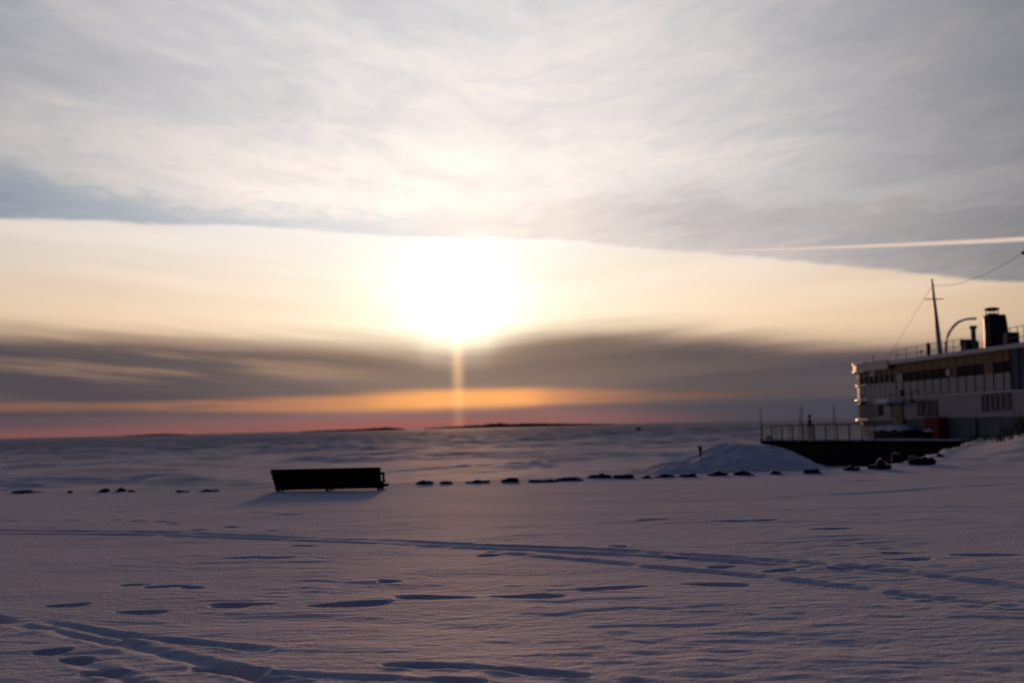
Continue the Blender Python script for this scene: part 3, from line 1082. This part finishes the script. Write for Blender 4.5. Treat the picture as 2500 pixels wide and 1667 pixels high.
# rounded front part: panels and windows follow the curve
def front_pts(off, n=200):
    p = plan(off, 9.0, 60)[0:62]
    L = [0.0]
    for a, b in zip(p[:-1], p[1:]):
        L.append(L[-1] + math.hypot(b[0] - a[0], b[1] - a[1]))
    return p, L


def fpt(L0, off):
    p, L = front_pts(off)
    for i in range(len(p) - 1):
        if L[i] <= L0 <= L[i + 1]:
            t = (L0 - L[i]) / (L[i + 1] - L[i])
            return (p[i][0] + (p[i + 1][0] - p[i][0]) * t, p[i][1] + (p[i + 1][1] - p[i][1]) * t)
    return p[-1]


def curved(name, l0, l1, z0, z1, m, off0, off1, parent=ship, n=4):
    """curved panel on the front: l measured from s = 9 m round the bow"""
    inn = [fpt(l0 + (l1 - l0) * k / n, off0) for k in range(n + 1)]
    out = [fpt(l0 + (l1 - l0) * k / n, off1) for k in range(n + 1)]
    poly = out + inn[::-1]
    return MB().prism(poly, z0, z1).build(name, m, parent)


L_END = 9.0 - BAY0
fl = L_END
k = 0
while fl < 18.5:
    w_ = 1.05
    curved('wall_panel', fl + 0.06, fl + w_ - 0.06, 3.03, 4.10, 'white_paint', -0.08, 0.0)
    if 3.6 < fl < 5.4:
        curved('transom_pane', fl + 0.05, fl + w_ - 0.05, 4.74, 5.13, 'pale_glass', -0.08, -0.01)
    else:
        curved('transom_panel', fl + 0.04, fl + w_ - 0.04, 4.74, 5.13, 'brown_panel', -0.08, -0.01)
    wn = curved('window', fl + 0.05, fl + w_ - 0.05, 4.16, 4.72, 'window_glass', -0.08, -0.02)
    curved('sill', fl, fl + w_, 4.08, 4.14, 'band_paint', -0.08, 0.10, wn)
    curved('frame', fl - 0.04, fl + 0.05, 4.15, 5.13, 'band_paint', -0.08, 0.035, wn, 1)
    # lower storey: tall narrow windows round the bow
    if fl > 4.2:
        for j in range(2):
            l0 = fl + 0.08 + j * 0.5
            w2_ = curved('tall_window', l0, l0 + 0.34, 1.62, 2.62, 'cabin_glass', -0.02, 0.02, ship, 2)
            curved('frame', l0 - 0.05, l0, 1.58, 2.66, 'band_paint', -0.02, 0.06, w2_, 1)
    fl += w_
    k += 1
curved('lower_ledge', L_END, 18.5, 1.36, 1.50, 'white_paint', -0.02, 0.12, ship, 40)

# rounded mouldings that catch the sun round the bow
for z, off, r_ in ((5.80, 0.30, 0.07), (5.16, 0.31, 0.07), (4.10, 0.10, 0.07), (2.96, 0.12, 0.09), (1.44, 0.14, 0.09)):
    lo = 5.6
    MB().tube([(*fpt(lo + (18.5 - lo) * k / 50, off), z) for k in range(51)], r_, 8).build('bow_moulding', 'moulding', ship, smooth=True)
# lower storey windows and doors on the straight side
for xa, xb, ya, yb in [(2242.5, 2252.3, 981, 1013), (2258.6, 2269.3, 980, 1013), (2276.4, 2288, 979, 1012), (2399.6, 2412.3, 966, 1002), (2423, 2437.5, 963.5, 1000), (2449, 2467, 960, 997)]:
    s0, z1 = sw(xa, ya)
    s1, z0 = sw(xb, yb)
    wn = MB().box(s0, s1, -0.03, 0.03, z0, z1).build('cabin_window', 'cabin_glass', ship)
    fr = MB()
    t = 0.07
    fr.box(s0 - t, s0 - .002, -0.08, 0.03, z0 - t, z1 + t).box(s1 + .002, s1 + t, -0.08, 0.03, z0 - t, z1 + t)
    fr.box(s0, s1, -0.078, 0.03, z1 + .002, z1 + t).box(s0, s1, -0.078, 0.03, z0 - t, z0 - .002)
    fr.build('frame', 'grey_paint', wn)
s0, z1 = sw(2144, 982)
s1, z0 = sw(2156, 1014)
dr = MB().box(s0, s1, -0.05, 0.04, z0, z1).build('tall_window', 'window_glass', ship)
MB().box(s0 - .08, s0 - .004, -0.07, .04, z0 - .05, z1 + .05).build('frame', 'band_paint', dr)
s0, z1 = sw(2177, 991)
s1, z0 = sw(2205, 1028)
dr = MB().box(s0, s1, -0.05, 0.04, 0.0, z1).build('door', 'cabin_glass', ship)
MB().box(s0 - .1, s0 - .004, -0.08, .04, 0, z1 + .08).build('frame', 'grey_paint', dr)
MB().box(s1 + .004, s1 + .1, -0.08, .04, 0, z1 + .08).build('frame', 'grey_paint', dr)
MB().tube([(s1 - .2, -0.12, 1.0), (s1 - .2, -0.12, 1.25)], 0.02, 6).build('handle', 'steel', dr)
cn = MB().box(s0 - 0.3, s1 + 0.3, -1.3, 0.0, z1 + 0.09, z1 + 0.17).build('canopy', 'lamp_blue', ship)
MB().add([(s0 - .28, -1.28, z1 + .172), (s1 + .28, -1.28, z1 + .172), (s1 + .28, 0, z1 + .172), (s0 - .28, 0, z1 + .172), (s0 - .1, -1.1, z1 + .48), (s1 + .1, -1.1, z1 + .48), (s1 + .1, -.02, z1 + .52), (s0 - .1, -.02, z1 + .52)],
         [(0, 3, 2, 1), (4, 5, 6, 7), (0, 1, 5, 4), (1, 2, 6, 5), (2, 3, 7, 6), (3, 0, 4, 7)]).build('snow_cover', 'capsnow', cn, smooth=False, bevel=0.08)
# dark alcove in the upper wall above the door
s0, z1 = sw(2200, 952)
s1, z0 = sw(2207, 971)
MB().box(s0, s1, -0.09, -0.02, z0, z1).build('hatch', 'black_paint', ship)
# bell lamps on brackets
for px, py, w0 in ((2226, 981, 0.0), (2169, 988, 0.0), (2105, 987, 0.25)):
    s, z = sw(px, py, w0 - 0.45)
    lp = MB().lathe([(0.02, z + 0.32), (0.05, z + 0.30), (0.08, z + 0.18), (0.30, z + 0.02), (0.34, z - 0.04), (0.30, z - 0.05)], (s, w0 - 0.45), 14).build('bell_lamp', 'lamp_blue', ship, smooth=True)
    MB().tube([(s, w0 - 0.45, z + 0.3), (s, w0 - 0.45, z + 0.62), (s, w0 - 0.25, z + 0.78), (s, w0 + 0.02, z + 0.74)], 0.03, 6).build('bracket', 'lamp_blue', lp)
# low base panels at the side, right of the red cabinet
for k in range(7):
    s0, _ = sw(2292 + k * 13, 1030)
    s1, _ = sw(2292 + (k + 1) * 13, 1030)
    MB().box(s0 + .03, s1 - .05, -0.02, 0.12, 0.02, 1.40).build('base_panel', 'grey_paint', ship)

# --- roof things -----------------------------------------------------------
WM = 4.2
s0, z0 = sw(2297, 867, WM)
s1, z1 = sw(2275, 681, WM)
mast = MB().tube([(s0, WM, ROOF), (s0 + (s1 - s0) * .5, WM, (ROOF + z1) / 2), (s1, WM, z1)], [0.20, 0.15, 0.07], 12).build('mast', 'mast_paint', ship, smooth=True)
sa, za = sw(2256, 731, WM)
sb, zb_ = sw(2304, 729.5, WM)
ca = SHM @ Vector((sa, WM, za))
sm_, zm_ = sw(2280.5, 730.3, WM)
half = 0.74
# the yard lies across the view, that is athwart the ship
MB().tube([(sm_ - .05, WM - half * 1.02, zm_), (sm_, WM, zm_), (sm_ + .05, WM + half * 1.02, zm_)], [0.03, 0.045, 0.03], 8).build('crossbar', 'mast_paint', mast)
# stays
sl_, zl_ = sw(2160, 878, 1.5)
st_, zt_ = sw(2275.5, 698, WM)
MB().tube([(st_, WM, zt_), (st_ * .5 + sl_ * .5, (WM + 1.5) / 2, zt_ * .5 + zl_ * .5 - 0.12), (sl_, 1.5, ROOF)], 0.012, 5).build('stay_wire', 'dark_metal', mast)
cat = []
for px, py in ((2278, 697), (2310, 697), (2345, 692), (2375, 681), (2400, 672), (2440, 652), (2470, 635), (2500, 612)):
    s, z = sw(px, py, WM)
    cat.append((s, WM, z))
s_l, z_l = sw(2530, 590, WM)
cat.append((s_l, WM, z_l))
MB().tube(cat, 0.016, 5).build('aerial_wire', 'dark_metal', mast)
si, zi = sw(2499, 618, WM)
MB().lathe([(0.02, zi - .12), (0.12, zi - .08), (0.15, zi), (0.12, zi + .09), (0.02, zi + .12)], (si, WM), 10).build('insulator', 'dark_metal', mast)
# aft mast that the wire runs to, beyond the edge of view
MB().tube([(s_l, WM, ROOF), (s_l, WM, z_l + .4)], [0.18, 0.07], 10).build('aft_mast', 'mast_paint', ship, smooth=True)

# curved davit
WD = 2.6
dv = []
b0, zz0 = sw(2310, 866, WD)
dv.append((b0, WD, ROOF))
for px, py in ((2309.5, 852), (2310, 838), (2313, 822), (2319, 808), (2328, 796), (2340, 786), (2354, 780.5), (2368, 778), (2382, 777.5)):
    s, z = sw(px, py, WD)
    dv.append((s, WD, z))
MB().tube(dv, [0.11] * 3 + [0.10] * 4 + [0.08] * 3, 8).build('davit', 'mast_paint', ship, smooth=True)

# roof railing forward
WR = 1.2
posts = [2188, 2212, 2238, 2264, 2290, 2328, 2350]
pr_ = []
for px in posts:
    s, _ = sw(px, 850, WR)
    pr_.append(s)
    MB().tube([(s, WR, ROOF), (s, WR, ROOF + 0.92)], 0.022, 6).build('rail_post', 'dark_metal', ship)
for h in (0.48, 0.92):
    MB().tube([(pr_[0], WR, ROOF + h), (pr_[-1], WR, ROOF + h)], 0.02, 6).build('railing', 'dark_metal', ship)
# railing aft of the funnel
pr_ = []
for px in (2466, 2484, 2500, 2520, 2545):
    s, _ = sw(px, 810, 2.0)
    pr_.append(s)
    MB().tube([(s, 2.0, ROOF), (s, 2.0, ROOF + 1.28)], 0.025, 6).build('rail_post', 'dark_metal', ship)
for h in (0.62, 1.25):
    MB().tube([(pr_[0] - 0.3, 2.0, ROOF + h), (pr_[-1], 2.0, ROOF + h)], 0.022, 6).build('railing', 'dark_metal', ship)

# covered searchlight
WS = 2.0
s, zt = sw(2266, 836, WS)
MB().lathe([(0.10, ROOF), (0.12, ROOF + .1), (0.15, ROOF + .5), (0.16, ROOF + .8), (0.15, zt - .12), (0.08, zt - .02), (0.02, zt)], (s, WS), 12).build('covered_searchlight', 'tarp', ship, smooth=True)
s, z = sw(2249, 858, WS)
MB().lathe([(0.02, ROOF), (0.02, z - .08), (0.1, z - .06), (0.11, z + .05), (0.04, z + .08)], (s, WS), 10).build('deck_light', 'dark_metal', ship)
s, zt = sw(2132, 866, 1.0)
MB().tube([(s, 1.0, ROOF), (s, 1.0, max(zt, ROOF + .5))], 0.035, 6).build('short_post', 'dark_metal', ship)

# vent pipe, winch and its bright knob
s, zt = sw(2375.5, 795, WS)
MB().lathe([(0.16, ROOF), (0.16, zt - .22), (0.24, zt - .2), (0.26, zt - .06), (0.2, zt)], (s, WS), 12).build('vent_pipe', 'steel', ship, smooth=True)
s0, z1 = sw(2360, 830, WS)
s1, _ = sw(2374, 830, WS)
MB().box(s0, s1, WS - .45, WS + .45, ROOF, z1 - .1).tube([(s0 + .2, WS - .5, z1 - .2), (s0 + .2, WS + .5, z1 - .2)], 0.25, 10).build('winch', 'dark_metal', ship, bevel=0.03)
s, z = sw(2352, 842, WS)
MB().lathe([(0.03, z - .25), (0.12, z - .14), (0.15, z), (0.1, z + .12), (0.02, z + .15)], (s, WS), 12).build('brass_dome', 'band_paint', ship, smooth=True)

# funnel: rounded, leaning aft, with a rain hood
WF = 4.2
def fs_(px, py): return sw(px, py, WF)
fbc, _ = fs_(2436, 840)
ftc, _ = fs_(2428, 770)
fb0, fb1, ft0, ft1 = fbc - 1.1, fbc + 1.1, ftc - 1.0, ftc + 1.0
ftz = fs_(2425, 770)[1]


def funnel_ring(cx, hx_, hy, z, n=28):
    out = []
    for k in range(n):
        a = 2 * math.pi * k / n
        c, s = math.cos(a), math.sin(a)
        out.append((cx + hx_ * math.copysign(abs(c) ** 0.75, c), WF + hy * math.copysign(abs(s) ** 0.75, s), z))
    return out


lev = []
for t in (0, .25, .5, .75, .93, 1.0):
    cx = (fb0 + fb1) / 2 * (1 - t) + (ft0 + ft1) / 2 * t
    hx_ = (fb1 - fb0) / 2 * (1 - t) + (ft1 - ft0) / 2 * t
    if t == 1.0:
        hx_ *= 0.9
    lev.append(funnel_ring(cx, hx_ * 0.80, 0.80 - 0.16 * t, ROOF * (1 - t) + ftz * t))
mb = MB()
n = 28
vs = [p for l in lev for p in l]
fsx = [(i * n + k, i * n + (k + 1) % n, (i + 1) * n + (k + 1) % n, (i + 1) * n + k) for i in range(len(lev) - 1) for k in range(n)]
fsx.append(tuple(range((len(lev) - 1) * n, len(lev) * n)))
funnel = mb.add(vs, fsx).build('funnel', 'navy', ship, smooth=True)
hc, hz0 = fs_(2422, 764)
hz1 = fs_(2422, 755)[1]
for dx_, dy_ in ((-.3, -.28), (.3, -.28), (-.3, .28), (.3, .28)):
    MB().tube([(hc + dx_, WF + dy_, ftz - .05), (hc + dx_, WF + dy_, hz1)], 0.035, 6).build('hood_strut', 'dark_metal', funnel)
MB().lathe([(0.3, hz1 - .12), (0.52, hz1), (0.54, hz1 + .05), (0.3, hz1 + .12)], (hc, WF), 18).build('rain_hood', 'dark_metal', funnel, smooth=False)
MB().lathe([(0.36, ftz - .1), (0.36, ftz + .14), (0.30, ftz + .14)], (hc, WF), 16).build('exhaust', 'dark_metal', funnel)
cxm = (fb0 + fb1) / 2
MB().tube([(cxm - .1, WF - .84, ROOF), (cxm - .15, WF - .76, (ROOF + ftz) / 2), (ftc - .1, WF - .67, ftz)], 0.05, 6).build('side_pipe', 'steel', funnel)
ld = MB()
for dx_ in (.33, .77):
    ld.tube([(cxm + dx_, WF - .83, ROOF + .2), (cxm + dx_ - .25, WF - .73, ROOF + 2.6)], 0.03, 5)
for k in range(6):
    z = ROOF + .4 + k * .4
    ld.box(cxm + .35 - .05 * k, cxm + .75 - .05 * k, WF - .85 + .02 * k, WF - .81 + .02 * k, z, z + .04)
ld.build('ladder', 'dark_metal', funnel)
s0, z1 = sw(2464, 812, 3.0)
s1, _ = sw(2474, 812, 3.0)
MB().box(s0, s1, 2.6, 3.4, ROOF, z1).build('deck_locker', 'dark_metal', ship, bevel=0.03)

# ------------------------------------------------------------------ terrace on a black quay
E0 = on_y(1860, 1075.5, 105.0)
E1 = on_y(2070, 1075.5, 95.0)
DZ = (E0.z + E1.z) / 2
et = Vector((E1.x - E0.x, E1.y - E0.y, 0)).normalized()
en = Vector((-et.y, et.x, 0))                                # inwards, to the ship
terr = empty('quay_terrace', (E0.x, E0.y, DZ), math.atan2(et.y, et.x))
tag(terr, 'black quay terrace with glass railing in front of the ship', 'terrace')
TL, TWD = 24.0, 9.0
MB().prism([(0.02, 0.02), (TL, 0.02), (TL, TWD), (5, TWD), (-0.0, 4.0)], LAKE_Z - DZ - 0.6, -0.22).build('quay_wall', 'black_paint', terr)
MB().prism([(-0.12, -0.12), (TL, -0.12), (TL, TWD), (5, TWD + .1), (-0.12, 4.1)], -0.215, 0.0).build('deck_slab', 'black_wood', terr)
MB().prism([(0.10, 0.12), (TL, 0.12), (TL, TWD), (5, TWD), (0.10, 4.0)], 0.003, 0.11).build('deck_snow', 'capsnow', terr)
RH = 1.13
PP = 1.39
for k in range(11):
    t = k * PP
    MB().box(t - .03, t + .03, -0.03, 0.03, 0, RH).build('post', 'dark_metal', terr)
    if k < 10:
        MB().box(t + .05, t + PP - .05, -0.008, 0.008, 0.13, RH - .06).build('glass_pane', 'rail_glass', terr)
MB().box(-.05, 10 * PP + .05, -0.045, 0.045, RH + .002, RH + .065).build('handrail', 'dark_metal', terr)
back = [(-0.02, 1.4), (-.02, 2.7), (-.02, 4.0)]
for i, (a, b) in enumerate(back):
    MB().box(a - .03, a + .03, b - .03, b + .03, 0, RH).build('post', 'dark_metal', terr)
    MB().box(a - .008, a + .008, b - 1.3, b - .06, 0.13, RH - .06).build('glass_pane', 'rail_glass', terr)
MB().box(-.06, .02, 0.06, 4.03, RH + .002, RH + .06).build('handrail', 'dark_metal', terr)
far = [(0, 4.0), (1.25, 5.28), (2.5, 6.55), (3.75, 7.8), (5, 9.0)]
for a, b in zip(far[:-1], far[1:]):
    MB().tube([(b[0], b[1], 0), (b[0], b[1], RH)], 0.035, 6).build('post', 'dark_metal', terr)
    dx_, dy_ = (b[0] - a[0]) * .05, (b[1] - a[1]) * .05
    MB().add([(a[0] + dx_, a[1] + dy_, .13), (b[0] - dx_, b[1] - dy_, .13), (b[0] - dx_, b[1] - dy_, RH - .06), (a[0] + dx_, a[1] + dy_, RH - .06)], [(0, 1, 2, 3)]).build('glass_pane', 'rail_glass', terr)
MB().tube([(0, 4.0, RH + .03), (5, 9.0, RH + .03)], 0.04, 6).build('handrail', 'dark_metal', terr)


def tpos(px, off):
    """point on the terrace along a line off metres inside its front edge, under photograph column px"""
    d = ray(px, 1050)
    p0 = Vector((E0.x, E0.y, 0)) + en * off
    t = (p0 - Vector((0, 0, 0))).dot(en) / d.dot(en)
    return Vector((d.x * t, d.y * t, DZ + 0.1))


def ztop(px, py, y):
    return on_y(px, py, y).z


def pole(px, pytop, off, lab, lean=0.0):
    p = tpos(px, off)
    h = ztop(px, pytop, p.y) - p.z
    root = empty('flagpole', p)
    MB().tube([(0, 0, -0.1), (lean * .5, 0, h * .5), (lean, 0, h)], [0.045, 0.04, 0.028], 8).build('shaft', 'steel', root)
    MB().lathe([(0.09, -0.1), (0.09, 0.05), (0.05, 0.07)], (0, 0), 10).build('base', 'dark_metal', root)
    return tag(root, lab, 'pole', 'poles on the terrace')


pole(1858.5, 996, 0.15, 'slim upright pole at the outer corner of the terrace railing')
pole(1950, 992, 2.2, 'slim leaning pole on the terrace left of the round headed fixture', 0.22)
pole(1956, 992, 2.2, 'slim leaning pole on the terrace nearest the round headed fixture', 0.18)
pole(2038, 990, 0.6, 'slim upright pole on the terrace between fixture and ship')

# lantern-like fixture
p = tpos(1977.5, 2.0)
lan = empty('deck_lantern', p)
m_ = p.y / FPX
zh, zn, zb2 = (ztop(1977, y, p.y) - p.z for y in (1010.5, 1022, 1036))
MB().box(-.24, .24, -.22, .22, -0.1, zb2 - .05).build('pedestal', 'dark_metal', lan, bevel=0.03)
MB().lathe([(.13, zb2 - .05), (.15, zb2 + .02), (.155, zn - .1), (.07, zn - .02)], (0, 0), 14).build('drum', 'dark_metal', lan)
MB().lathe([(.05, zn - .02), (.06, zn + .06), (.13, zn + .12), (.145, (zn + zh) / 2 + .06), (.10, zh - .04), (.02, zh)], (0, 0), 14).build('round_head', 'dark_metal', lan, smooth=True)
tag(lan, 'dark lantern-like fixture with a round head on the terrace', 'lantern')

# tarp covered stack of terrace furniture
def slab_box(name, px0, px1, off, depth, z1, m, snow, label, catg):
    a, b = tpos(px0, off), tpos(px1, off)
    c = (a + b) / 2
    L = (b - a).length
    root = empty(name, c, math.atan2(b.y - a.y, b.x - a.x))
    mb = MB()
    n = 10
    vs = []
    for i in range(n + 1):
        x = -L / 2 + L * i / n
        h = z1 * (0.9 + 0.1 * math.sin(i * 1.9 + px0))
        vs += [(x, 0, -0.1), (x, 0.06, h * .92), (x, depth * .5, h), (x, depth - .06, h * .93), (x, depth, -0.1)]
    fs = []
    for i in range(n):
        for k in range(4):
            q = i * 5 + k
            fs.append((q, q + 5, q + 6, q + 1))
    fs += [(0, 1, 2, 3, 4), tuple(n * 5 + k for k in (4, 3, 2, 1, 0))]
    mb.add(vs, fs).build('body', m, root)
    if snow:
        vs2, fs2 = [], []
        for i in range(n + 1):
            x = (-L / 2 + L * i / n) * .98
            h = z1 * (0.9 + 0.1 * math.sin(i * 1.9 + px0))
            e = min(1, min(i, n - i) / 2)
            vs2 += [(x, 0.02, h * .92 + .01), (x, 0.1, h * .95 + snow * .8 * e), (x, depth * .5, h + snow * e), (x, depth - .1, h * .95 + snow * .8 * e), (x, depth, h * .93 + .01)]
        for i in range(n):
            for k in range(4):
                q = i * 5 + k
                fs2.append((q, q + 5, q + 6, q + 1))
        MB().add(vs2, fs2).build('snow_cover', 'capsnow', root, smooth=True)
    return tag(root, label, catg)


slab_box('covered_stack', 2117, 2204, 1.2, 1.6, 0.72, 'tarp', 0.30, 'long black tarp-covered stack with snow on top behind the railing', 'covered stack')
slab_box('planter_box', 2250, 2292, 0.5, 1.2, 0.62, 'black_wood', 0.16, 'dark crate-like planter with a snow cap below the red cabinet', 'planter')
# red cabinet standing against the ship's side
s0, z1 = sw(2257, 1020.5, -0.6)
s1, _ = sw(2292, 1020.5, -0.6)
cab = empty('red_cabinet', SHM @ Vector(((s0 + s1) / 2, -0.6, DZ + 0.1)), math.atan2(es.y, es.x))
L = s1 - s0
zt = z1 - DZ - 0.1
MB().box(-L / 2, L / 2, 0, 0.45, -0.1, zt).build('body', 'red', cab, bevel=0.02)
for sx in (-1, 1):
    d_ = MB().box(min(0.01 * sx, sx * (L / 2 - .05)), max(0.01 * sx, sx * (L / 2 - .05)), -0.03, -0.003, 0.05, zt - .06).build('door', 'red', cab)
    MB().box(sx * .08 - .02, sx * .08 + .02, -0.07, -0.032, zt * .45, zt * .6).build('handle', 'dark_metal', d_)
MB().box(-L / 2 - .03, L / 2 + .03, -.05, 0.46, zt + .002, zt + .05).build('lid', 'red', cab)
tag(cab, 'dark red cabinet against the ship on the terrace', 'cabinet')
# wall of stone and snow lump at the outer corner
p = Vector((E0.x, E0.y, DZ + 0.15)) + et * 0.35 + en * 0.45
mb = MB().lathe([(.3, -.16), (.24, .1), (.3, .3), (.1, .4)], (0, 0), 12, 1.0, .8)
o = mb.build('mooring_bollard', 'dark_metal', None, smooth=True)
o.location = (p.x, p.y, p.z - .12)
tag(o, 'squat dark bollard at the outer tip of the quay', 'bollard')
